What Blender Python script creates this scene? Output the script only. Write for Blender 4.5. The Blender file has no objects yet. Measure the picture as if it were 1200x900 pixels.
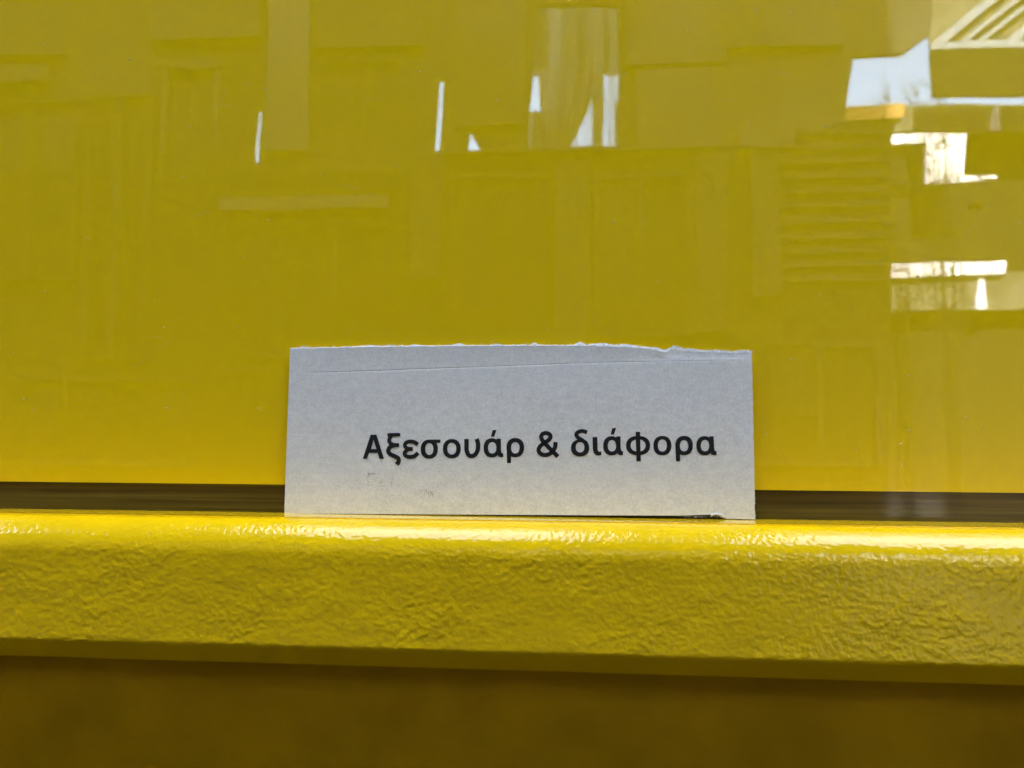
import bpy, bmesh, math, random
from mathutils import Vector, Matrix, noise
from mathutils.geometry import tessellate_polygon

random.seed(7)
SC = bpy.context.scene
COL = SC.collection

# ------------------------------------------------------------------ camera
FPX, CX, CY = 1000.0, 600.0, 450.0            # focal length and centre in pixels of the 1200 x 900 photograph
YAW, PITCH, ROLL = math.atan(0.085), math.radians(4.5), 0.0077
DIST = 0.18                                    # lens to the glossy panel (plane y = 0)
_f = Vector((-math.sin(YAW) * math.cos(PITCH), math.cos(YAW) * math.cos(PITCH), math.sin(PITCH)))
_r0 = Vector((math.cos(YAW), math.sin(YAW), 0))
_u0 = _r0.cross(_f)
_r = _r0 * math.cos(ROLL) + _u0 * math.sin(ROLL)
_u = _u0 * math.cos(ROLL) - _r0 * math.sin(ROLL)


def ray(u, v):
    return _f * FPX + _r * (u - CX) + _u * (CY - v)


def _depth(u, v, y):
    d = ray(u, v)
    return d * ((y + DIST) / d.y)


CARD_Y0, CARD_LEAN = -0.0019, math.radians(1.3)
CAM = Vector((0, -DIST, -_depth(610, 605.5, CARD_Y0).z))    # sill top is z = 0
cam_data = bpy.data.cameras.new('camera')
cam_data.sensor_width = 36
cam_data.lens = 36 * FPX / 1200
cam_data.clip_start = 0.005
cam_data.clip_end = 500
cam_data.dof.use_dof = True
cam_data.dof.focus_distance = 0.178
cam_data.dof.aperture_fstop = 32
cam = bpy.data.objects.new('camera', cam_data)
COL.objects.link(cam)
cam.matrix_world = Matrix(((_r.x, _u.x, -_f.x, CAM.x), (_r.y, _u.y, -_f.y, CAM.y), (_r.z, _u.z, -_f.z, CAM.z), (0, 0, 0, 1)))
SC.camera = cam

# ------------------------------------------------------------------ sky, sun, exposure
SUN_ELEV = math.radians(42)
world = bpy.data.worlds.new('World')
SC.world = world
world.use_nodes = True
wn = world.node_tree
sky = wn.nodes.new('ShaderNodeTexSky')
sky.sky_type = 'NISHITA'
sky.sun_disc = False
sky.sun_elevation = SUN_ELEV
sky.sun_rotation = 0.0
sky.air_density = 0.9
sky.dust_density = 5.0
sky.ozone_density = 1.0
wn.links.new(sky.outputs[0], wn.nodes['Background'].inputs[0])
wn.nodes['Background'].inputs[1].default_value = 0.13

sun_d = bpy.data.lights.new('sun', 'SUN')
sun_d.energy = 2.6
sun_d.angle = math.radians(0.5)
sun_d.color = (1.0, 0.95, 0.87)
sun = bpy.data.objects.new('sun', sun_d)
COL.objects.link(sun)
sun.rotation_euler = (-(math.pi / 2 - SUN_ELEV), 0, 0)

vs = SC.view_settings
vs.view_transform = 'Standard'
vs.look = 'None'
vs.gamma = 1
vs.use_curve_mapping = False
vs.exposure = 5.64
SC.cycles.use_denoising = True
SC.cycles.max_bounces = 8
SC.cycles.sample_clamp_indirect = 4.0


# ------------------------------------------------------------------ helpers
def mat(name, col, rough=0.6, spec=0.5, noise_scale=None, noise_amt=0.0, bump=None):
    m = bpy.data.materials.new(name)
    m.use_nodes = True
    nt = m.node_tree
    p = nt.nodes['Principled BSDF']
    p.inputs['Base Color'].default_value = (*col, 1)
    p.inputs['Roughness'].default_value = rough
    p.inputs['Specular IOR Level'].default_value = spec
    tc = nt.nodes.new('ShaderNodeTexCoord')
    if noise_scale:
        n = nt.nodes.new('ShaderNodeTexNoise')
        n.inputs['Scale'].default_value = noise_scale
        n.inputs['Detail'].default_value = 6
        nt.links.new(tc.outputs['Object'], n.inputs['Vector'])
        r = nt.nodes.new('ShaderNodeValToRGB')
        r.color_ramp.elements[0].position = 0.3
        r.color_ramp.elements[1].position = 0.7
        r.color_ramp.elements[0].color = (*[c * (1 - noise_amt) for c in col], 1)
        r.color_ramp.elements[1].color = (*[min(1, c * (1 + noise_amt)) for c in col], 1)
        nt.links.new(n.outputs['Fac'], r.inputs[0])
        nt.links.new(r.outputs[0], p.inputs['Base Color'])
    if bump:
        scale, dist, detail = bump
        b = nt.nodes.new('ShaderNodeTexNoise')
        b.inputs['Scale'].default_value = scale
        b.inputs['Detail'].default_value = detail
        nt.links.new(tc.outputs['Object'], b.inputs['Vector'])
        bn = nt.nodes.new('ShaderNodeBump')
        bn.inputs['Distance'].default_value = dist
        bn.inputs['Strength'].default_value = 1.0
        nt.links.new(b.outputs['Fac'], bn.inputs['Height'])
        nt.links.new(bn.outputs[0], p.inputs['Normal'])
    return m


def obj(name, verts, faces, material=None, parent=None, smooth=False):
    me = bpy.data.meshes.new(name)
    me.from_pydata([tuple(v) for v in verts], [], faces)
    me.update()
    if material:
        me.materials.append(material)
    if smooth:
        me.polygons.foreach_set('use_smooth', [True] * len(me.polygons))
    o = bpy.data.objects.new(name, me)
    COL.objects.link(o)
    if parent:
        o.parent = parent
    return o


def empty(name, loc=(0, 0, 0)):
    o = bpy.data.objects.new(name, None)
    o.empty_display_size = 0.02
    COL.objects.link(o)
    o.location = loc
    return o


def tag(o, label, cat, group=None):
    o['label'] = label
    o['category'] = cat
    if group:
        o['group'] = group
    return o


def box(name, x0, x1, y0, y1, z0, z1, material, parent=None, bevel=0.0):
    bm = bmesh.new()
    vs_ = [bm.verts.new((x, y, z)) for x in (x0, x1) for y in (y0, y1) for z in (z0, z1)]
    for f in ((0, 1, 3, 2), (4, 6, 7, 5), (0, 4, 5, 1), (2, 3, 7, 6), (0, 2, 6, 4), (1, 5, 7, 3)):
        bm.faces.new([vs_[i] for i in f])
    bmesh.ops.recalc_face_normals(bm, faces=bm.faces)
    if bevel:
        bmesh.ops.bevel(bm, geom=list(bm.edges), offset=bevel, segments=2, affect='EDGES')
    me = bpy.data.meshes.new(name)
    bm.to_mesh(me)
    bm.free()
    me.materials.append(material)
    o = bpy.data.objects.new(name, me)
    COL.objects.link(o)
    if parent:
        o.parent = parent
    return o


def slab(name, outer, holes, y0, y1, material, parent=None):
    """A flat plate in the x-z plane with real thickness from y0 (towards the panel) back to y1."""
    loops = [[Vector((p[0], p[1], 0)) for p in lp] for lp in [outer] + holes]
    flat = [p for lp in loops for p in lp]
    n = len(flat)
    verts = [(p.x, y0, p.y) for p in flat] + [(p.x, y1, p.y) for p in flat]
    faces = []
    for t in tessellate_polygon(loops):
        faces.append(tuple(t))
        faces.append(tuple(i + n for i in reversed(t)))
    k = 0
    for lp in loops:
        m = len(lp)
        for i in range(m):
            a, b = k + i, k + (i + 1) % m
            faces.append((a, b, b + n, a + n))
        k += m
    o = obj(name, verts, faces, material, parent)
    bm = bmesh.new()
    bm.from_mesh(o.data)
    bmesh.ops.recalc_face_normals(bm, faces=bm.faces)
    bm.to_mesh(o.data)
    bm.free()
    return o


def refl(u, v, L):
    """Point at y = -L that the glossy panel mirrors at photo pixel (u, v): returns (x, z)."""
    d = ray(u, v)
    t = (DIST + L) / d.y
    return (CAM.x + d.x * t, CAM.z + d.z * t)


# ------------------------------------------------------------------ materials
YEL = (0.88, 0.605, 0.004)
YEL_RAIL = (0.90, 0.575, 0.003)


def yellow_panel():
    m = mat('yellow_gloss_paint', YEL, rough=0.012, spec=0.5)
    nt = m.node_tree
    p = nt.nodes['Principled BSDF']
    tc = nt.nodes['Texture Coordinate']
    n = nt.nodes.new('ShaderNodeTexNoise')          # very slight unevenness of the sheet
    n.inputs['Scale'].default_value = 26
    n.inputs['Detail'].default_value = 2
    nt.links.new(tc.outputs['Object'], n.inputs['Vector'])
    b = nt.nodes.new('ShaderNodeBump')
    b.inputs['Distance'].default_value = 0.00005
    nt.links.new(n.outputs['Fac'], b.inputs['Height'])
    nt.links.new(b.outputs[0], p.inputs['Normal'])
    n2 = nt.nodes.new('ShaderNodeTexNoise')         # faint smears in the polish
    n2.inputs['Scale'].default_value = 60
    n2.inputs['Detail'].default_value = 5
    mp = nt.nodes.new('ShaderNodeMapping')
    mp.inputs['Scale'].default_value = (0.35, 1, 1)
    nt.links.new(tc.outputs['Object'], mp.inputs['Vector'])
    nt.links.new(mp.outputs[0], n2.inputs['Vector'])
    r = nt.nodes.new('ShaderNodeMapRange')
    r.inputs['From Min'].default_value = 0.35
    r.inputs['From Max'].default_value = 0.75
    r.inputs['To Min'].default_value = 0.004
    r.inputs['To Max'].default_value = 0.02
    nt.links.new(n2.outputs['Fac'], r.inputs[0])
    nt.links.new(r.outputs[0], p.inputs['Roughness'])
    return m


M_PANEL = yellow_panel()
M_RAIL = mat('yellow_textured_paint', YEL_RAIL, rough=0.13, spec=0.5, noise_scale=70, noise_amt=0.05, bump=(1800, 0.00001, 3))
M_SILL = mat('yellow_smooth_paint', YEL_RAIL, rough=0.08, spec=0.5, bump=(500, 0.000006, 3))
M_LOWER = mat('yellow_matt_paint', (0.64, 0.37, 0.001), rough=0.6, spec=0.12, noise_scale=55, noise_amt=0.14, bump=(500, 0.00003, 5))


def streaked_strip():
    m = mat('dark_brown_strip', (0.1, 0.07, 0.012), rough=0.05, spec=0.5)
    nt = m.node_tree
    p = nt.nodes['Principled BSDF']
    tc = nt.nodes['Texture Coordinate']
    mp = nt.nodes.new('ShaderNodeMapping')
    mp.inputs['Scale'].default_value = (14, 1, 1300)
    n = nt.nodes.new('ShaderNodeTexNoise')
    n.inputs['Scale'].default_value = 1
    n.inputs['Detail'].default_value = 4
    nt.links.new(tc.outputs['Object'], mp.inputs['Vector'])
    nt.links.new(mp.outputs[0], n.inputs['Vector'])
    r = nt.nodes.new('ShaderNodeValToRGB')
    r.color_ramp.elements[0].position = 0.32
    r.color_ramp.elements[1].position = 0.7
    r.color_ramp.elements[0].color = (0.058, 0.038, 0.004, 1)
    r.color_ramp.elements[1].color = (0.15, 0.11, 0.02, 1)
    nt.links.new(n.outputs['Fac'], r.inputs[0])
    nt.links.new(r.outputs[0], p.inputs['Base Color'])
    b = nt.nodes.new('ShaderNodeBump')
    b.inputs['Distance'].default_value = 0.00001
    nt.links.new(n.outputs['Fac'], b.inputs['Height'])
    nt.links.new(b.outputs[0], p.inputs['Normal'])
    return m


M_STRIP = streaked_strip()


def paper_mat():
    m = mat('grey_white_card', (0.66, 0.66, 0.665), rough=0.9, spec=0.2)
    nt = m.node_tree
    p = nt.nodes['Principled BSDF']
    tc = nt.nodes['Texture Coordinate']
    a = nt.nodes.new('ShaderNodeTexNoise')
    a.inputs['Scale'].default_value = 900
    a.inputs['Detail'].default_value = 5
    a.inputs['Roughness'].default_value = 0.7
    c = nt.nodes.new('ShaderNodeTexNoise')
    c.inputs['Scale'].default_value = 2400
    c.inputs['Detail'].default_value = 3
    mp = nt.nodes.new('ShaderNodeMapping')
    mp.inputs['Scale'].default_value = (0.6, 1, 1.0)
    nt.links.new(tc.outputs['Object'], mp.inputs['Vector'])
    nt.links.new(mp.outputs[0], a.inputs['Vector'])
    nt.links.new(tc.outputs['Object'], c.inputs['Vector'])
    mx = nt.nodes.new('ShaderNodeMath')
    mx.operation = 'ADD'
    nt.links.new(a.outputs['Fac'], mx.inputs[0])
    nt.links.new(c.outputs['Fac'], mx.inputs[1])
    r = nt.nodes.new('ShaderNodeValToRGB')
    r.color_ramp.elements[0].position = 0.36
    r.color_ramp.elements[1].position = 0.64
    r.color_ramp.elements[0].color = (0.66, 0.66, 0.66, 1)
    r.color_ramp.elements[1].color = (0.84, 0.835, 0.82, 1)
    h = nt.nodes.new('ShaderNodeMath')
    h.operation = 'MULTIPLY'
    h.inputs[1].default_value = 0.5
    nt.links.new(mx.outputs[0], h.inputs[0])
    nt.links.new(h.outputs[0], r.inputs[0])
    nt.links.new(r.outputs[0], p.inputs['Base Color'])
    b = nt.nodes.new('ShaderNodeBump')
    b.inputs['Distance'].default_value = 0.00004
    b.inputs['Strength'].default_value = 0.7
    nt.links.new(h.outputs[0], b.inputs['Height'])
    nt.links.new(b.outputs[0], p.inputs['Normal'])
    return m


M_PAPER = paper_mat()
M_FIBRE = mat('white_paper_fibre', (0.84, 0.84, 0.83), rough=1.0, spec=0.1)
M_INK = mat('black_print_ink', (0.011, 0.011, 0.012), rough=0.75, spec=0.25, noise_scale=3000, noise_amt=0.5)
M_FLECK = mat('faint_ink_fleck', (0.12, 0.12, 0.12), rough=0.9, spec=0.1)
M_DUST = mat('pale_dust', (0.85, 0.8, 0.55), rough=1.0, spec=0.1)


def plain(name, c, amt=0.12, sc=6, bump=None, rough=0.85):
    return mat(name, c, rough=rough, spec=0.03, noise_scale=sc, noise_amt=amt, bump=bump)


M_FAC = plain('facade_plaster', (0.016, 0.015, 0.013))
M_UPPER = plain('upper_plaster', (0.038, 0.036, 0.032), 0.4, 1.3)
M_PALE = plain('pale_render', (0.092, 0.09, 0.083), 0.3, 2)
M_MID = plain('greyish_render', (0.05, 0.049, 0.045), 0.4, 1.6)
M_LOW = plain('weathered_frame', (0.027, 0.0265, 0.024), 0.4, 9)
M_BLIND = plain('faded_blind', (0.022, 0.021, 0.019), 0.4, 5)
M_DARK = plain('dark_timber', (0.012, 0.0115, 0.009))
M_WHITE = plain('white_paint', (0.85, 0.85, 0.84), 0.1, 14, bump=(7, 0.07, 5))
M_OCHRE = plain('ochre_timber', (0.36, 0.22, 0.08), 0.3, 9)
M_OLIVE = plain('olive_render', (0.11, 0.107, 0.075), 0.35, 7)
M_BLOCKER = plain('blocker_plaster', (0.035, 0.034, 0.03))
M_GROUND = plain('dark_paving', (0.02, 0.019, 0.017), 0.3, 3)
M_BLUEW = plain('pale_blue_paint', (0.22, 0.25, 0.27), 0.1, 9)

# ------------------------------------------------------------------ setting (reaches the picture as light and as reflections in the panel)
ZG = -1.15                       # ground below the sill
g = obj('ground', [(-40, -60, ZG), (40, -60, ZG), (40, 30, ZG), (-40, 30, ZG)], [(0, 1, 2, 3)], M_GROUND)
g['kind'] = 'structure'

# unseen building added to block sun and sky, with openings above the cabinet
bld = empty('light_blocker', (0, 0.3, ZG))
tag(bld, 'unseen building added behind the glossy yellow panel to block sun and sky', 'building')


def part(o, parent):
    o.parent = parent
    o.matrix_parent_inverse = Matrix.Translation(-parent.location)
    return o


part(box('wall', -9, 1.86, 0.05, 0.5, ZG, 9, M_BLOCKER), bld)  # added tall blocker, keeps the sun off the facade opposite
part(box('wall', 3.35, 9, 0.05, 0.5, ZG, 9, M_BLOCKER), bld)  # added blocker, narrows the gap the sun comes through
ROOF_Z = 1.60
roof_pts = [(-2.95, -2.6), (1.7, -2.6), (1.7, 0.045), (-2.95, 0.045)]
SKYL = [(-2.75, -1.42, -1.0, 0.03), (-0.66, 0.0, -1.0, 0.03), (0.38, 1.45, -1.0, 0.03)]     # x0, x1, y0, y1; first opening added for more light
holes = [[(a, c), (b, c), (b, d), (a, d)] for a, b, c, d in SKYL]
rf = slab('blocker_roof', roof_pts, holes, 0, 0.08, M_BLOCKER)  # added cover that cuts down the open sky
for v_ in rf.data.vertices:                   # from x-z plate to a horizontal plate
    x, y, z = v_.co
    v_.co = (x, z, ROOF_Z + y)
part(rf, bld)
part(box('blocker_side', -3.03, -2.95, -2.6, 0.045, ZG, ROOF_Z + 0.08, M_BLOCKER), bld)  # added to shut out low sky light from the sides
part(box('blocker_side', 1.7, 1.75, -2.6, 0.045, ZG, ROOF_Z + 0.08, M_BLOCKER), bld)
for a, b, c, d in SKYL:                       # sampling portals for the overhead openings (they emit nothing themselves)
    ld = bpy.data.lights.new('roof_opening_portal', 'AREA')
    ld.shape = 'RECTANGLE'
    ld.size = b - a
    ld.size_y = d - c
    ld.cycles.is_portal = True
    lo = bpy.data.objects.new('roof_opening_portal', ld)
    COL.objects.link(lo)
    lo.location = ((a + b) / 2, (c + d) / 2, ROOF_Z - 0.002)

gm = bpy.data.materials.new('warm_filter_tint')      # added straw-coloured filter that warms the skylight
gm.use_nodes = True
gnt = gm.node_tree
gt = gnt.nodes.new('ShaderNodeBsdfTransparent')
gt.inputs[0].default_value = (1.0, 0.875, 0.68, 1)
gnt.links.new(gt.outputs[0], gnt.nodes['Material Output'].inputs['Surface'])
for a, b, c, d in SKYL:
    part(obj('warm_filter', [(a, c, ROOF_Z + 0.05), (b, c, ROOF_Z + 0.05), (b, d, ROOF_Z + 0.05), (a, d, ROOF_Z + 0.05)], [(0, 1, 2, 3)], gm), bld)

# facade across the yard
LF = 5.0
fac = empty('street_facade', (0, -LF - 0.1, ZG))
tag(fac, 'shaded street facade with pale pilasters mirrored in the yellow panel', 'building')


def R(pts, L=LF):
    return [refl(u, v, L) for u, v in pts]


TOP = 4.2
xr = refl(1090, 0, LF)[0]
z_mid = refl(500, 196, LF)[1]
x_mid = refl(989, 200, LF)[0]
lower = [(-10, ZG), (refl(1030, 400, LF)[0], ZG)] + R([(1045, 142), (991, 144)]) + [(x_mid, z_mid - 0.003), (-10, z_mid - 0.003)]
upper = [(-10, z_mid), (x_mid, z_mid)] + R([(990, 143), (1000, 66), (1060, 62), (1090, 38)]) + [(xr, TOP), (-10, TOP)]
fholes = [R([(297, 190), (304, 190), (306, 127), (300, 127)]), R([(506, 177), (513, 177), (520, 90), (514, 90)]),
          R([(547, 177), (564, 177), (551, 152)]), R([(618, 172), (727, 172), (724, 4), (628, 4)])]
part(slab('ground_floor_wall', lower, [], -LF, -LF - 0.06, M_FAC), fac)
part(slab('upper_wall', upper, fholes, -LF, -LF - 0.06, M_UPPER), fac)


def relief(name, u0, v0, u1, v1, m, depth=0.05, L=LF):
    x0, z0 = refl(u0, v1, L)
    x1, z1 = refl(u1, v0, L)
    return part(box(name, x0, x1, -L - 0.001, -L + depth, z0, z1, m), fac)


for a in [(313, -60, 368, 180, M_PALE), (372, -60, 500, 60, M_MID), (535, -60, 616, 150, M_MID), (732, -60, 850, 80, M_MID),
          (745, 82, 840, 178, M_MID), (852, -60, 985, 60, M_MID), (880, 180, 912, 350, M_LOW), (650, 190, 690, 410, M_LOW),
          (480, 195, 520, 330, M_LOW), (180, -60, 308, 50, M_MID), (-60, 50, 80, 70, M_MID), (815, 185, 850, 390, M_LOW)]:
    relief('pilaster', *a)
for a in [(262, 232, 455, 250, M_PALE), (865, 155, 928, 179, M_MID), (-80, 79, 60, 103, M_MID), (520, 178, 800, 186, M_DARK)]:
    relief('ledge_band', *a, depth=0.07)
for a in [(190, 72, 260, 84), (190, 86, 200, 185), (250, 86, 260, 185)]:
    relief('door_frame', *a, M_MID)
for k in range(11):
    relief('shutter_slat', 916, 152 + k * 17, 1034, 161 + k * 17, M_LOW, 0.03)
rr = random.Random(4)
for u0, u1, v0, v1 in [(-70, 95, 120, 330), (100, 178, 110, 420), (268, 455, 260, 420), (380, 470, 70, 225), (526, 640, 205, 400), (696, 808, 205, 395), (20, 240, 440, 545), (260, 330, 430, 545), (890, 1030, 400, 545)]:
    relief('window_frame', u0, v0, u1, v0 + 7, M_LOW, 0.04)
    relief('window_frame', u0, v1 - 6, u1, v1, M_LOW, 0.04)
    n_ = max(2, int((u1 - u0) / 48))
    for k in range(n_ + 1):
        uu = u0 + (u1 - u0 - 6) * k / n_
        relief('mullion', uu, v0 + 8, uu + rr.uniform(4, 9), v1 - 7, M_LOW, 0.035)
    for k in range(n_):
        if rr.random() < 0.6:
            ua = u0 + (u1 - u0 - 6) * k / n_ + 12
            ub = u0 + (u1 - u0 - 6) * (k + 1) / n_ - 4
            relief('blind', ua, v0 + 9, ub, v0 + 9 + (v1 - v0) * rr.uniform(0.2, 0.8), M_BLIND, 0.012)
# curtain hung in the facade window: three gathered drapes, daylight between them
mc = bpy.data.materials.new('thin_curtain')
mc.use_nodes = True
nt = mc.node_tree
p = nt.nodes['Principled BSDF']
p.inputs['Base Color'].default_value = (0.2, 0.195, 0.17, 1)
p.inputs['Roughness'].default_value = 0.9
tr = nt.nodes.new('ShaderNodeBsdfTranslucent')
tr.inputs[0].default_value = (0.2, 0.2, 0.17, 1)
tcc = nt.nodes.new('ShaderNodeTexCoord')
mpc = nt.nodes.new('ShaderNodeMapping')
mpc.inputs['Scale'].default_value = (16, 1, 0.9)
nc = nt.nodes.new('ShaderNodeTexNoise')
nc.inputs['Scale'].default_value = 1.0
nc.inputs['Detail'].default_value = 3
rc = nt.nodes.new('ShaderNodeValToRGB')
rc.color_ramp.elements[0].position = 0.38
rc.color_ramp.elements[1].position = 0.66
rc.color_ramp.elements[0].color = (0.1, 0.1, 0.085, 1)
rc.color_ramp.elements[1].color = (0.62, 0.62, 0.52, 1)
nt.links.new(tcc.outputs['Object'], mpc.inputs['Vector'])
nt.links.new(mpc.outputs[0], nc.inputs['Vector'])
nt.links.new(nc.outputs['Fac'], rc.inputs[0])
nt.links.new(rc.outputs[0], tr.inputs[0])
ms = nt.nodes.new('ShaderNodeMixShader')
ms.inputs[0].default_value = 0.5
nt.links.new(p.outputs[0], ms.inputs[1])
nt.links.new(tr.outputs[0], ms.inputs[2])
nt.links.new(ms.outputs[0], nt.nodes['Material Output'].inputs['Surface'])


def drape(top, bot, L):
    verts, faces = [], []
    NU, NV = 40, 14
    for j in range(NV + 1):
        t = j / NV
        for i in range(NU + 1):
            s = i / NU
            tw = 1.0 - 0.0 * t
            e = t ** 1.6
            u = (top[0] + (top[1] - top[0]) * s) * (1 - e) + (bot[0] + (bot[1] - bot[0]) * s) * e
            v = top[2] + (bot[2] - top[2]) * t
            x, z = refl(u, v, L)
            verts.append((x, -L + 0.03 * math.sin(s * 25 + 2 * t + top[0]) * (0.4 + t), z))
    for j in range(NV):
        for i in range(NU):
            a = j * (NU + 1) + i
            faces.append((a, a + 1, a + NU + 2, a + NU + 1))
    return part(obj('curtain', verts, faces, mc, None, True), fac)


drape((630, 700, 80), (641, 667, 174), LF + 0.12)
drape((692, 708, 80), (695, 706, 174), LF + 0.15)
drape((722, 730, 118), (720, 730, 174), LF + 0.25)
drape((612, 646, 131), (612, 650, 176), LF + 0.2)
drape((616, 735, 0), (616, 735, 86), LF + 0.3)
# a sheer net hung in front of them, thicker where it gathers in folds
ns_ = bpy.data.materials.new('sheer_net')
ns_.use_nodes = True
nt = ns_.node_tree
tcn = nt.nodes.new('ShaderNodeTexCoord')
mpn = nt.nodes.new('ShaderNodeMapping')
mpn.inputs['Scale'].default_value = (24, 1, 1.2)
nz = nt.nodes.new('ShaderNodeTexNoise')
nz.inputs['Scale'].default_value = 1.0
nz.inputs['Detail'].default_value = 3
rpn = nt.nodes.new('ShaderNodeMapRange')
rpn.inputs['From Min'].default_value = 0.35
rpn.inputs['From Max'].default_value = 0.65
rpn.inputs['To Min'].default_value = 0.05
rpn.inputs['To Max'].default_value = 0.85
tp = nt.nodes.new('ShaderNodeBsdfTransparent')
tl = nt.nodes.new('ShaderNodeBsdfTranslucent')
tl.inputs[0].default_value = (0.4, 0.4, 0.34, 1)
mxn = nt.nodes.new('ShaderNodeMixShader')
nt.links.new(tcn.outputs['Object'], mpn.inputs['Vector'])
nt.links.new(mpn.outputs[0], nz.inputs['Vector'])
nt.links.new(nz.outputs['Fac'], rpn.inputs[0])
nt.links.new(rpn.outputs[0], mxn.inputs[0])
nt.links.new(tp.outputs[0], mxn.inputs[1])
nt.links.new(tl.outputs[0], mxn.inputs[2])
nt.links.new(mxn.outputs[0], nt.nodes['Material Output'].inputs['Surface'])
net = drape((650, 730, 0), (650, 732, 176), LF + 0.08)
net.name = 'net_curtain'
net.data.materials[0] = ns_

# sunlit outbuilding beyond, seen in the right of the panel
LS = 6.2
shed = empty('white_outbuilding', (2.6, -LS - 0.3, ZG))
tag(shed, 'sunlit outbuilding with white trim and slatted awning mirrored in the yellow panel', 'building')


def S(name, pts, m, L=LS, th=0.05):
    return part(slab(name, R(pts, L), [], -L, -L - th, m), shed)


S('wall', [(1030, 900), (1700, 900), (1700, 140), (1046, 141)], M_DARK, LS + 0.2, 0.2)
S('fascia', [(990, 140), (1060, 137), (1060, 121), (993, 125)], M_OCHRE, LF + 0.12, 0.1)
S('upper_band', [(1048, 155), (1700, 150), (1700, 119), (1062, 124), (1062, 140), (1048, 142)], M_OLIVE, LS + 0.05)
S('window_trim', [(1044, 169), (1085, 167), (1085, 216), (1146, 213), (1146, 209), (1128, 206), (1132, 156), (1046, 158)], M_WHITE, LS - 0.15)
S('trim_patch', [(1149, 212), (1167, 210), (1167, 207), (1149, 209)], M_WHITE, LS)
S('post', [(1163, 152), (1174, 151), (1173, 126), (1168, 126)], M_WHITE, LS)
S('sill_board', [(1034, 326), (1178, 319), (1178, 304), (1037, 309)], M_WHITE, LS)
S('lower_panel', [(1033, 364), (1700, 352), (1700, 312), (1180, 318), (1180, 322), (1033, 328)], M_OLIVE, LS + 0.05)
S('post', [(1142, 361), (1157, 360), (1154, 326), (1148, 326)], M_WHITE, LS)
S('sign_board', [(1092, 115), (1700, 104), (1700, 48), (1090, 59)], M_DARK, LS - 0.3, 0.04)
S('awning_edge', [(1091, 57), (1700, 46), (1700, 38), (1090, 49)], M_BLUEW, LS - 0.2, 0.04)
S('awning_back', [(1090, 47), (1700, 36), (1700, -120), (1090, -120)], M_OLIVE, LS - 0.1, 0.04)
for k in range(9):
    o_ = k * 27 + (6 if k % 2 else 0)
    w_ = 8 if k % 3 else 15
    S('awning_slat', [(1092 + o_, 48), (1092 + o_ + w_, 48), (1092 + o_ + w_ + 150, -70), (1092 + o_ + 150, -70)], M_BLUEW, LS - 0.15, 0.03)

# bare shrub in front of the outbuilding, and pale blocks added to lighten the strip's reflection
shrub = empty('bare_shrub', (*[refl(1120, 900, LS - 0.6)[0], -LS + 0.6], ZG))
tag(shrub, 'bare twiggy shrub against the white outbuilding mirrored in the panel', 'shrub')
mt = plain('grey_bark', (0.011, 0.0105, 0.009))


def tube(verts, faces, pts, r0, r1):
    b = len(verts)
    n = len(pts)
    for i, q in enumerate(pts):
        r = r0 + (r1 - r0) * i / (n - 1)
        d = (pts[min(i + 1, n - 1)] - pts[max(i - 1, 0)]).normalized()
        e1 = d.cross(Vector((0.3, 1, 0.2))).normalized()
        e2 = d.cross(e1)
        for k in range(4):
            a = k * math.pi / 2
            verts.append(q + (e1 * math.cos(a) + e2 * math.sin(a)) * r)
    for i in range(n - 1):
        for k in range(4):
            c = b + i * 4
            faces.append((c + k, c + (k + 1) % 4, c + 4 + (k + 1) % 4, c + 4 + k))


rs = random.Random(12)
base = Vector((refl(1120, 900, LS - 0.6)[0], -LS + 0.6, ZG))
tw_v, tw_f = [], []
for k in range(10):
    u_t, v_t = rs.choice([(rs.uniform(1030, 1100), rs.uniform(108, 135)), (rs.uniform(1085, 1140), rs.uniform(160, 215)), (rs.uniform(1040, 1180), rs.uniform(300, 350))])
    x_t, z_t = refl(u_t, v_t, LS - 0.6)
    tip = Vector((x_t, -LS + 0.6 + rs.uniform(-0.15, 0.15), z_t))
    mid = base.lerp(tip, 0.5) + Vector((rs.uniform(-0.1, 0.25), 0, rs.uniform(-0.1, 0.2)))
    pts = []
    for i in range(13):
        t = i / 12
        q = base * (1 - t) ** 2 + mid * 2 * t * (1 - t) + tip * t * t
        pts.append(q + Vector((rs.gauss(0, 0.012), rs.gauss(0, 0.012), rs.gauss(0, 0.012))) * (i > 0))
    vv, ff = [], []
    tube(vv, ff, pts, 0.008, 0.003)
    part(obj('branch', vv, ff, mt), shrub)
    for j in range(7, 13):
        for m_ in range(7):
            q = pts[j]
            d = Vector((rs.gauss(-0.3, 0.7), rs.gauss(0, 0.3), rs.gauss(0.2, 0.6))).normalized()
            ln = rs.uniform(0.08, 0.22)
            tube(tw_v, tw_f, [q, q + d * ln * 0.5 + Vector((0, 0, rs.gauss(0, 0.02))), q + d * ln], 0.003, 0.0012)
tw = part(obj('twigs', tw_v, tw_f, mt), shrub)
tw['kind'] = 'stuff'
M_BLOCK = plain('pale_block', (0.05, 0.05, 0.045), 0.4, 12)  # for added blocks that give pale patches in the strip
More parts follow.
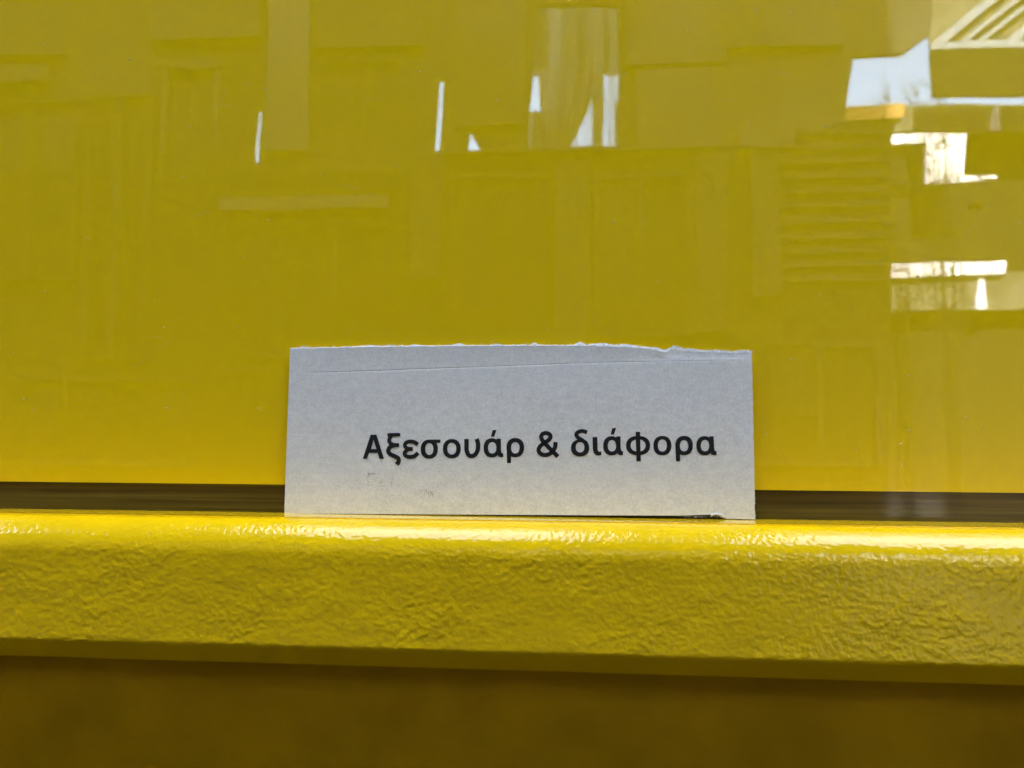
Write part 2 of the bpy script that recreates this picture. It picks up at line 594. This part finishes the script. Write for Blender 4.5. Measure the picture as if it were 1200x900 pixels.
for u0, u1, lab_ in [(928, 946, 'narrow pale block added to mirror in the dark strip beside the card'), (1000, 1058, 'widest pale block added to mirror in the dark strip, between two smaller blocks'),
                     (1074, 1112, 'medium pale block added to mirror in the dark strip, beside the widest block')]:
    L_ = 5.6
    x0, x1 = refl(u0, 590, L_)[0], refl(u1, 590, L_)[0]
    z1 = refl(u0, 584, L_)[1]
    pl = empty('reflection_block', ((x0 + x1) / 2, -L_, ZG))
    tag(pl, lab_, 'reflection_block', 'blocks added to mirror in the strip')
    part(box('block_body', x0, x1, -L_ - 0.25, -L_, ZG, z1, M_BLOCK, None, 0.01), pl)
    part(box('rim', x0 - 0.015, x1 + 0.015, -L_ - 0.265, -L_ + 0.015, z1 + 0.001, z1 + 0.03, M_BLOCK, None, 0.005), pl)

# ------------------------------------------------------------------ yellow cabinet
cab = empty('yellow_cabinet', (0, 0, -0.2))
tag(cab, 'yellow cabinet with glossy panel, dark strip and rough painted rail', 'cabinet')


def cpart(o):
    return part(o, cab)


XL, XR = -0.24, 0.24
Z_STRIP = _depth(120, 565.5, 0).z + CAM.z
cpart(box('glossy_panel', XL, XR, 0.0, 0.004, Z_STRIP, 0.6, M_PANEL))
cpart(box('dark_strip', XL, XR, 0.0007, 0.004, -0.001, Z_STRIP - 0.0001, M_STRIP))
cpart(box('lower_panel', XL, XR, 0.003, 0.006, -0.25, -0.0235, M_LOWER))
SILL_Y = -0.0112
cpart(box('sill', XL, XR, SILL_Y, 0.0006, -0.0012, 0.0, M_SILL))

# rail: rounded top, coarse orange-peel front, smooth chamfer below; the relief is geometry
RAD = 0.0067
FY = SILL_Y - RAD
prof = []                # (y, z, ny, nz, amplitude, kind)


def add_line(y0, z0, y1, z1, n, ny, nz, a0, a1, skip=0):
    for i in range(skip, n + 1):
        t = i / n
        prof.append((y0 + (y1 - y0) * t, z0 + (z1 - z0) * t, ny, nz, a0 + (a1 - a0) * t))


ZT = -0.0002
N = 60
for i in range(N + 1):
    a = math.pi / 2 * i / N
    amp = 0.18 + 0.82 * max(0, (i / N - 0.55) / 0.45) ** 1.5
    prof.append((SILL_Y - RAD * math.sin(a), ZT - RAD * (1 - math.cos(a)), -math.sin(a), math.cos(a), amp))
ZB = -0.0234
add_line(FY, ZT - RAD, FY, ZB, 74, -1, 0, 1.0, 1.0, 1)
for i in range(1, 9):
    a = math.radians(45) * i / 8
    r2 = 0.0016
    prof.append((FY + r2 * (1 - math.cos(a)), ZB - r2 * math.sin(a), -math.cos(a), -math.sin(a), 1.0 - 0.88 * i / 8))
y2, z2 = prof[-1][0], prof[-1][1]
add_line(y2, z2, y2 + 0.0037, z2 - 0.0037, 16, -math.cos(math.radians(45)), -math.sin(math.radians(45)), 0.12, 0.10, 1)
y3, z3 = prof[-1][0], prof[-1][1]
add_line(y3, z3, 0.0029, z3, 6, 0, -1, 0.05, 0.02, 1)
NX = 2000
verts, faces = [], []
arc = [0.0]
for i in range(1, len(prof)):
    arc.append(arc[-1] + math.hypot(prof[i][0] - prof[i - 1][0], prof[i][1] - prof[i - 1][1]))
NP = len(prof)
RX0, RX1 = -0.165, 0.135
for i in range(NX + 1):
    x = RX0 + (RX1 - RX0) * i / NX
    for j in range(NP):
        y, z, ny, nz, am = prof[j]
        s = arc[j]
        a = x * 1000
        b = s * 1000
        w = noise.noise(Vector((a * 0.22, b * 0.3, 5.1)))
        h = 0.0
        h += 0.50 * noise.noise(Vector((a * 0.8 + b * 0.2 + 0.3 * w, b * 1.2 - a * 0.1, 1.7)))
        h += 0.26 * noise.noise(Vector((a * 1.6 - b * 0.3, b * 2.1 + a * 0.15, 9.2)))
        h += 0.12 * noise.noise(Vector((a * 2.6, b * 3.4, 3.3)))
        h += 0.55 * noise.noise(Vector((a * 0.17 + b * 0.05, b * 0.3, 0.4)))
        pm = 0.75 + 0.55 * noise.noise(Vector((a * 0.05, b * 0.12, 8.8)))
        d = h * 0.00020 * am * pm
        if j < N:
            d += (1 - 0.6 * am) * (0.000042 * noise.noise(Vector((a * 1.2, b * 1.7, 7.7))) + 0.000022 * noise.noise(Vector((a * 2.6, b * 3.2, 2.7))))
        verts.append((x, y + ny * d, z + nz * d))
for i in range(NX):
    for j in range(NP - 1):
        a = i * NP + j
        faces.append((a, a + 1, a + NP + 1, a + NP))
rail = obj('front_rail', verts, faces, M_RAIL, None, True)
cpart(rail)


def specks(name, n, size, fn, m, parent, seed, kind=True):
    rnd = random.Random(seed)
    verts, faces = [], []
    for k in range(n):
        c, ax, ay, nn = fn(rnd)
        a = rnd.random() * math.pi
        l = size * (0.5 + rnd.random())
        wd = l * (0.2 + 0.5 * rnd.random())
        e1 = ax * math.cos(a) + ay * math.sin(a)
        e2 = ay * math.cos(a) - ax * math.sin(a)
        b = len(verts)
        verts += [c + e1 * l, c + e2 * wd, c - e1 * l, c - e2 * wd, c + nn * wd * 0.7]
        faces += [(b, b + 1, b + 4), (b + 1, b + 2, b + 4), (b + 2, b + 3, b + 4), (b + 3, b, b + 4)]
    o = obj(name, verts, faces, m)
    o['kind'] = 'stuff'
    return part(o, parent)


def on_panel(rnd):
    u, v = rnd.uniform(0, 1200), rnd.uniform(0, 555)
    q = CAM + _depth(u, v, 0)
    return Vector((q.x, 0, q.z)), Vector((1, 0, 0)), Vector((0, 0, 1)), Vector((0, -1, 0))


specks('dust', 90, 0.00022, on_panel, M_DUST, cab, 3)


def on_sill(rnd):
    return Vector((rnd.uniform(-0.15, 0.12), rnd.uniform(SILL_Y - 0.002, -0.0025), 0.00002)), Vector((1, 0, 0)), Vector((0, 1, 0)), Vector((0, 0, 1))


specks('grit', 60, 0.00016, on_sill, mat('dark_grit', (0.12, 0.09, 0.02), rough=1.0, spec=0.1), cab, 6)
# hair-fine scratches in the polish
rnd = random.Random(31)
verts, faces = [], []
for k in range(26):
    u, v = rnd.uniform(20, 1190), rnd.uniform(10, 540)
    if k % 3 == 0:
        u, v = rnd.uniform(800, 1190), rnd.uniform(20, 400)
    q = CAM + _depth(u, v, 0)
    a = rnd.gauss(0.5, 0.6)
    ln = rnd.uniform(0.0012, 0.006)
    d = Vector((math.cos(a), 0, math.sin(a)))
    nn = Vector((-math.sin(a), 0, math.cos(a))) * 0.000012
    cv = nn * rnd.uniform(-20, 20)
    b = len(verts)
    for t in (0, 0.33, 0.67, 1):
        c = Vector((q.x, -0.000012, q.z)) + d * ln * (t - 0.5) + cv * (4 * t * (1 - t))
        wv = 1.0 if 0 < t < 1 else 0.3
        verts += [c - nn * wv, c + nn * wv]
    faces += [(b + 2 * i, b + 2 * i + 1, b + 2 * i + 3, b + 2 * i + 2) for i in range(3)]
so = obj('scratch_marks', verts, faces, M_DUST)
so['kind'] = 'stuff'
part(so, cab)

# ------------------------------------------------------------------ paper card
ca, sa = math.cos(CARD_LEAN), math.sin(CARD_LEAN)
C_O = Vector((0, CARD_Y0, 0))
C_UP = Vector((0, sa, ca))
C_N = Vector((0, -ca, sa))


def card_xy(u, v):
    """photo pixel -> (x, height) in the plane of the card"""
    d = ray(u, v)
    t = (C_O - CAM).dot(C_N) / d.dot(C_N)
    q = CAM + d * t - C_O
    return q.x, q.dot(C_UP)


def on_card(x, h, off=0.0):
    return C_O + Vector((1, 0, 0)) * x + C_UP * h + C_N * off


def lerp_curve(pts, u):
    if u <= pts[0][0]:
        return pts[0][1]
    for (a, b), (c, d) in zip(pts, pts[1:]):
        if u <= c:
            return b + (d - b) * (u - a) / (c - a)
    return pts[-1][1]


TOPC = [(340, 408.5), (380, 407.6), (430, 406.5), (540, 405.5), (625, 405), (690, 405), (730, 406.8), (760, 408.5), (772, 411.5), (780, 412.5), (787, 410.5), (810, 412), (845, 413.2), (881, 413.6)]
BOTC = [(333, 603.6), (345, 603.8), (354, 602.2), (372, 601.9), (600, 603.4), (700, 603.9), (800, 604.2), (838, 602.8), (846, 606.5), (852, 608.0), (885, 608.6)]
CREC = [(340, 438), (355, 437), (450, 433.6), (600, 428.2), (700, 424.5), (740, 423.6), (800, 422.6), (881, 421.5)]
card = empty('paper_card', (card_xy(609, 606)[0], CARD_Y0, 0))
tag(card, 'small torn white card printed with Greek words, propped on the yellow sill', 'card')
NXC, THK = 420, 0.00042
rows = [i / 96 for i in range(95)] + [0.985, 0.991, 0.995, 0.998, 1.0, 1.002, 1.005, 1.009, 1.015] + [1.02 + 0.98 * i / 24 for i in range(25)]
NR = len(rows)


def card_point(s, t):
    u_b, u_t = 333 + 552 * s, 340 + 541 * s
    vt = lerp_curve(TOPC, u_t) + 0.55 * noise.noise(Vector((u_t * 0.11, 2, 0))) + 0.35 * noise.noise(Vector((u_t * 0.5, 7, 0)))
    vb = lerp_curve(BOTC, u_b) + 0.25 * noise.noise(Vector((u_b * 0.3, 4, 0)))
    vc = lerp_curve(CREC, u_t)
    v = vb + (vc - vb) * t if t <= 1 else vc + (vt - vc) * (t - 1)
    f = (v - vt) / (vb - vt)
    u = u_t + (u_b - u_t) * f
    jl = 0.5 * noise.noise(Vector((v * 0.12, 1, 3))) + 0.25 * noise.noise(Vector((v * 0.6, 1, 9)))
    u += jl * (s ** 30) * 1.4 + jl * ((1 - s) ** 30) * 0.7
    x, h = card_xy(u, v)
    # shape of the sheet: slight warp, the crease and the flap above it
    off = 0.00006 * noise.noise(Vector((x * 40, h * 60, 0.3)))
    if s > 0.03:
        k = min(1, (s - 0.03) / 0.05) * (1.0 if s < 0.9 else 0.6)
        off -= 0.00008 * k * math.exp(-((t - 1.0) / 0.0045) ** 2)
        if t > 1:
            q = t - 1
            off += (0.00012 * q * q - 0.00002 * q) * k
            if s > 0.7:
                off -= 0.0002 * q * min(1, (s - 0.7) / 0.15)
            off += 0.00016 * math.exp(-((s - 0.80) / 0.018) ** 2) * max(0, q - 0.2)
            off -= 0.00014 * math.exp(-((s - 0.835) / 0.02) ** 2) * max(0, q - 0.2)
    if s < 0.05 and t < 0.05:
        off -= 0.0001 * (1 - s / 0.05) * (1 - t / 0.05)
    return x, h, off


verts, faces = [], []
for side in (0, 1):
    for j in range(NR):
        for i in range(NXC + 1):
            x, h, off = card_point(i / NXC, rows[j])
            if side:
                off = -THK + off * 0.3
            verts.append(on_card(x, h, off))
W = NXC + 1
nb = W * NR
for j in range(NR - 1):
    for i in range(NXC):
        a = j * W + i
        faces.append((a, a + 1, a + W + 1, a + W))
        faces.append((a + nb, a + W + nb, a + W + 1 + nb, a + 1 + nb))
for i in range(NXC):
    faces.append((i, i + nb, i + 1 + nb, i + 1))
    a = (NR - 1) * W + i
    faces.append((a, a + 1, a + 1 + nb, a + nb))
for j in range(NR - 1):
    a = j * W
    faces.append((a, a + W, a + W + nb, a + nb))
    a = j * W + NXC
    faces.append((a, a + nb, a + W + nb, a + W))
sheet = part(obj('sheet', verts, faces, M_PAPER, None, False), card)
sheet.data.polygons.foreach_set('use_smooth', [True] * len(sheet.data.polygons))
sheet.data.set_sharp_from_angle(angle=math.radians(40))

# torn, fibrous top edge: an uneven lip standing up behind the printed face
rnd = random.Random(11)
TUFT = [(355, 1.0, 5), (432, 1.2, 6), (455, 0.8, 5), (485, 1.6, 7), (537, 2.6, 6), (582, 1.4, 5), (626, 3.4, 3.5), (680, 4.2, 5), (705, 2.5, 8), (735, 2.0, 12), (770, 2.0, 5), (793, 4.2, 9), (812, 2.2, 8), (840, 1.5, 9), (872, 1.8, 7)]
verts, faces = [], []
NT = 900
prev = None
for i in range(NT + 1):
    s = i / NT
    x, h, off = card_point(s, 2.0)
    u = 340 + 541 * s
    e = 0.35 + 1.5 * abs(noise.noise(Vector((u * 0.9, 0, 1)))) + 0.6 * max(0, noise.noise(Vector((u * 0.23, 3, 1))))
    if u > 690:
        e += 1.0 * abs(noise.noise(Vector((u * 0.5, 5, 5)))) + 0.5
    for (uc, a, wd) in TUFT:
        e += a * 0.8 * math.exp(-((u - uc) / wd) ** 2) * (0.75 + 0.5 * noise.noise(Vector((u * 1.3, 8, 2))))
    e *= 0.00027
    zz = 0.00010 * noise.noise(Vector((u * 0.4, 2, 6)))
    verts += [on_card(x, h - 0.0002, -0.00003 + off), on_card(x, h + e * 0.45, -0.00012 + off + zz), on_card(x, h + e, -0.00022 + off * 0.5 + zz * 1.5), on_card(x, h - 0.0002, -0.00036)]
    if i:
        b = (i - 1) * 4
        for k in range(3):
            faces.append((b + k, b + k + 4, b + k + 5, b + k + 1))
part(obj('torn_edge', verts, faces, M_FIBRE), card)


def fibres(n, fn, seed, name='edge_fibre'):
    rnd = random.Random(seed)
    verts, faces = [], []
    for k in range(n):
        p0, dirv, ln = fn(rnd)
        side = dirv.cross(C_N)
        if side.length < 1e-6:
            continue
        side = side.normalized() * 0.000024
        bend = C_N * rnd.uniform(-0.3, 0.5) * ln + side * rnd.uniform(-8, 8)
        pts = [p0 + dirv * ln * t + bend * t * t for t in (0, 0.35, 0.7, 1)]
        b = len(verts)
        for q, wv in zip(pts, (1, 1, 0.8, 0.3)):
            verts += [q - side * wv, q + side * wv]
        for q in range(3):
            c = b + q * 2
            faces.append((c, c + 1, c + 3, c + 2))
    o = obj(name, verts, faces, M_FIBRE)
    o['kind'] = 'stuff'
    return part(o, card)


def top_fibre(rnd):
    if rnd.random() < 0.45:
        uc, a, wd = rnd.choice(TUFT)
        u = rnd.gauss(uc, wd * 0.6)
    else:
        u = rnd.uniform(341, 880) if rnd.random() < 0.5 else rnd.uniform(690, 880)
    s = min(1, max(0, (u - 340) / 541))
    x, h, off = card_point(s, 2.0)
    a = rnd.gauss(0, 0.7)
    d = (Vector((1, 0, 0)) * math.sin(a) + C_UP * math.cos(a)).normalized()
    return on_card(x, h, -rnd.uniform(0, 0.0003)), d, rnd.uniform(0.00015, 0.0008)


def side_fibre(rnd):
    t = rnd.random()
    x, h, off = card_point(1.0, t)
    a = rnd.gauss(0.1, 0.6)
    d = (Vector((1, 0, 0)) * math.cos(a) + C_UP * math.sin(a)).normalized()
    return on_card(x - 0.00005, h, -rnd.uniform(0, 0.0003)), d, rnd.uniform(0.00008, 0.0003)


def foot_fibre(rnd):
    x, h = card_xy(rnd.gauss(843, 4.5), rnd.gauss(602.0, 1.1))
    a = rnd.uniform(-0.6, math.pi + 0.6)
    if rnd.random() < 0.12:
        x, h = card_xy(rnd.uniform(800, 850), 604.8)
        a = rnd.uniform(-2.4, -0.7)
    d = (Vector((1, 0, 0)) * math.cos(a) + C_UP * math.sin(a)).normalized()
    return on_card(x, max(h, 0.0002), 0.00003), d, rnd.uniform(0.0001, 0.0005)


fibres(1500, top_fibre, 1)
fibres(110, side_fibre, 2)
fibres(200, foot_fibre, 5)
# scuffed curl of paper at the foot of the card
verts, faces = [], []
for i in range(15):
    s = i / 14
    u = 833 + 16 * s
    x, h = card_xy(u, 604 - 2.6 * math.sin(math.pi * min(1, s * 1.05)) ** 0.7 + 1.2 * s)
    wob = 0.00007 * noise.noise(Vector((i * 0.9, 2.2, 0)))
    verts += [on_card(x, h + wob + 0.0002, 0.00002), on_card(x, h + wob, 0.00022), on_card(x + 0.0001, h - 0.00022 + wob, 0.00018)]
    if i:
        b = (i - 1) * 3
        faces += [(b, b + 3, b + 4, b + 1), (b + 1, b + 4, b + 5, b + 2)]
part(obj('paper_curl', verts, faces, M_FIBRE, None, True), card)


def ghost(rnd):
    """faint offset specks left by earlier print"""
    k = rnd.random()
    if k < 0.3:
        u, v = rnd.choice([(431, rnd.uniform(555, 575)), (rnd.uniform(431, 440), 555), (447, rnd.uniform(562, 575)), (459, rnd.uniform(560, 572))])
    elif k < 0.6:
        u, v = rnd.choice([(rnd.uniform(488, 508), rnd.gauss(578, 1.5)), (rnd.gauss(504, 3), rnd.gauss(577, 2))])
    else:
        u, v = rnd.uniform(425, 545), rnd.uniform(548, 595)
    x, h = card_xy(u + rnd.gauss(0, 0.7), v + rnd.gauss(0, 0.7))
    return on_card(x, h, 0.00008), Vector((1, 0, 0)), C_UP, C_N * 0.2


specks('ghost_print', 240, 0.00009, ghost, M_FLECK, card, 21)


def flecks(rnd):
    u, v = rnd.choice([(537, 465), (669, 466), (rnd.uniform(345, 875), rnd.uniform(440, 600)), (rnd.uniform(345, 875), rnd.uniform(415, 600))])
    x, h = card_xy(u, v)
    return on_card(x, h, 0.00008), Vector((1, 0, 0)), C_UP, C_N * 0.2


specks('paper_fleck', 26, 0.00008, flecks, M_FLECK, card, 8)


# ------------------------------------------------------------------ printed letters (outlines drawn from the photograph, 15 units per photo pixel)
def ring(x0, x1, y0, y1, ix0, ix1, iy0, iy1, n=40, p=2.25):
    def ell(a, b, c, d):
        out = []
        for k in range(n):
            t = 2 * math.pi * k / n
            ct, st = math.cos(t), math.sin(t)
            out.append(((a + b) / 2 + (b - a) / 2 * math.copysign(abs(ct) ** (2 / p), ct), (c + d) / 2 + (d - c) / 2 * math.copysign(abs(st) ** (2 / p), st)))
        return out
    return [ell(x0 - 1, x1 + 1, y0 - 1, y1 + 1), ell(ix0 + 2, ix1 - 2, iy0 + 2, iy1 - 2)]


def stroke(pts, w, sub=7):
    """a smooth pen stroke of width w through pts"""
    P = [Vector(p) for p in pts]
    ext = [P[0] * 2 - P[1]] + P + [P[-1] * 2 - P[-2]]
    c = []
    for i in range(1, len(ext) - 2):
        a, b, d, e = ext[i - 1], ext[i], ext[i + 1], ext[i + 2]
        for k in range(sub):
            t = k / sub
            c.append(0.5 * (2 * b + (d - a) * t + (2 * a - 5 * b + 4 * d - e) * t * t + (3 * b - a - 3 * d + e) * t ** 3))
    c.append(P[-1])
    L_, R_ = [], []
    for i, q in enumerate(c):
        d = (c[min(i + 1, len(c) - 1)] - c[max(i - 1, 0)]).normalized()
        nrm = Vector((-d.y, d.x)) * (w + 2) / 2
        L_.append(q + nrm)
        R_.append(q - nrm)
    return ('ribbon', L_, R_)


def shift(shape, dx, dy):
    return [[(x + dx, y + dy) for x, y in lp] for lp in shape]


AL_RING = ring(102, 392, 280, 615, 178, 329, 345, 548)
AL_STEM = [[(330, 285), (405, 285), (406, 480), (411, 520), (425, 543), (448, 543), (448, 610), (400, 613), (365, 600), (345, 570), (330, 520)]]
TONOS = [[(260, 135), (328, 135), (287, 250), (230, 250)]]
RHO_RING = ring(505, 812, 275, 612, 583, 735, 345, 548)
RHO_STEM = [[(507, 430), (583, 430), (584, 715), (512, 715)]]
GLYPHS = [
    (420, [[[(78, 640), (152, 640), (188, 535), (338, 535), (375, 640), (452, 640), (318, 215), (216, 215)], [(225, 468), (318, 468), (269, 300)]]]),
    (420, [[[(510, 188), (737, 186), (733, 247), (512, 250)]], stroke([(578, 235), (545, 300), (560, 360), (625, 396), (717, 398)], 66),
           stroke([(640, 400), (560, 432), (526, 500), (560, 556), (640, 596), (702, 632), (708, 685), (678, 738)], 74)]),
    (465, [stroke([(372, 388), (310, 348), (235, 336), (166, 358), (143, 405), (172, 450), (225, 466), (284, 466)], 67),
           stroke([(262, 466), (190, 480), (138, 540), (165, 592), (235, 606), (312, 590), (376, 536)], 68)]),
    (465, [ring(422, 722, 303, 638, 500, 645, 364, 572), [[(560, 302), (770, 302), (768, 358), (600, 364)]]]),
    (515, [ring(62, 374, 294, 630, 138, 298, 356, 566)]),
    (515, [stroke([(476, 292), (476, 400), (479, 490), (510, 568), (565, 592), (625, 568), (668, 500), (680, 420), (674, 350), (652, 290)], 76)]),
    (560, [AL_RING, AL_STEM, TONOS]),
    (560, [RHO_RING, RHO_STEM]),
    (615, [stroke([(540, 345), (533, 430), (490, 510), (430, 556), (350, 574), (272, 545), (243, 482), (275, 415), (350, 357), (425, 305), (453, 250), (430, 207), (370, 188), (312, 206), (288, 255), (308, 312), (360, 375), (450, 470), (582, 602)], 72)]),
    (665, [ring(62, 382, 303, 598, 145, 300, 345, 530), stroke([(345, 176), (275, 153), (205, 162), (156, 206), (185, 266), (260, 312), (340, 372)], 66)]),
    (665, [[[(440, 258), (525, 256), (530, 480), (548, 516), (592, 510), (600, 570), (570, 582), (510, 580), (465, 540), (445, 470)]]]),
    (665, [shift(AL_RING, 528, -36), shift(AL_STEM, 528, -38), shift(TONOS, 528, -36)]),
    (720, [ring(205, 628, 238, 577, 283, 550, 298, 515), [[(372, 165), (450, 165), (463, 683), (388, 683)]]]),
    (720, [ring(685, 1000, 238, 577, 762, 924, 299, 515)]),
    (785, [shift(RHO_RING, -409, -37), [[(95, 390), (175, 390), (180, 683), (107, 683)]]]),
    (785, [shift(AL_RING, 363, -38), [[(x + 363 + (8 if x > 405 else 0), y - 40) for x, y in AL_STEM[0]]]]),
]
for ox, shapes in GLYPHS:
    verts, faces = [], []
    for k, sh in enumerate(shapes):
        lift = 0.00007 + 0.000004 * k

        def pt(p):
            x, h = card_xy(ox + p[0] / 15, 495 + p[1] / 15)
            return on_card(x, h, lift)
        b = len(verts)
        if sh[0] == 'ribbon':
            n = len(sh[1])
            verts += [pt(p) for p in sh[1]] + [pt(p) for p in sh[2]]
            faces += [(b + i, b + i + 1, b + n + i + 1, b + n + i) for i in range(n - 1)]
        else:
            loops = [[Vector((x, y, 0)) for x, y in lp] for lp in sh]
            verts += [pt((q.x, q.y)) for lp in loops for q in lp]
            faces += [tuple(b + i for i in t) for t in tessellate_polygon(loops)]
    part(obj('letter', verts, faces, M_INK), card)
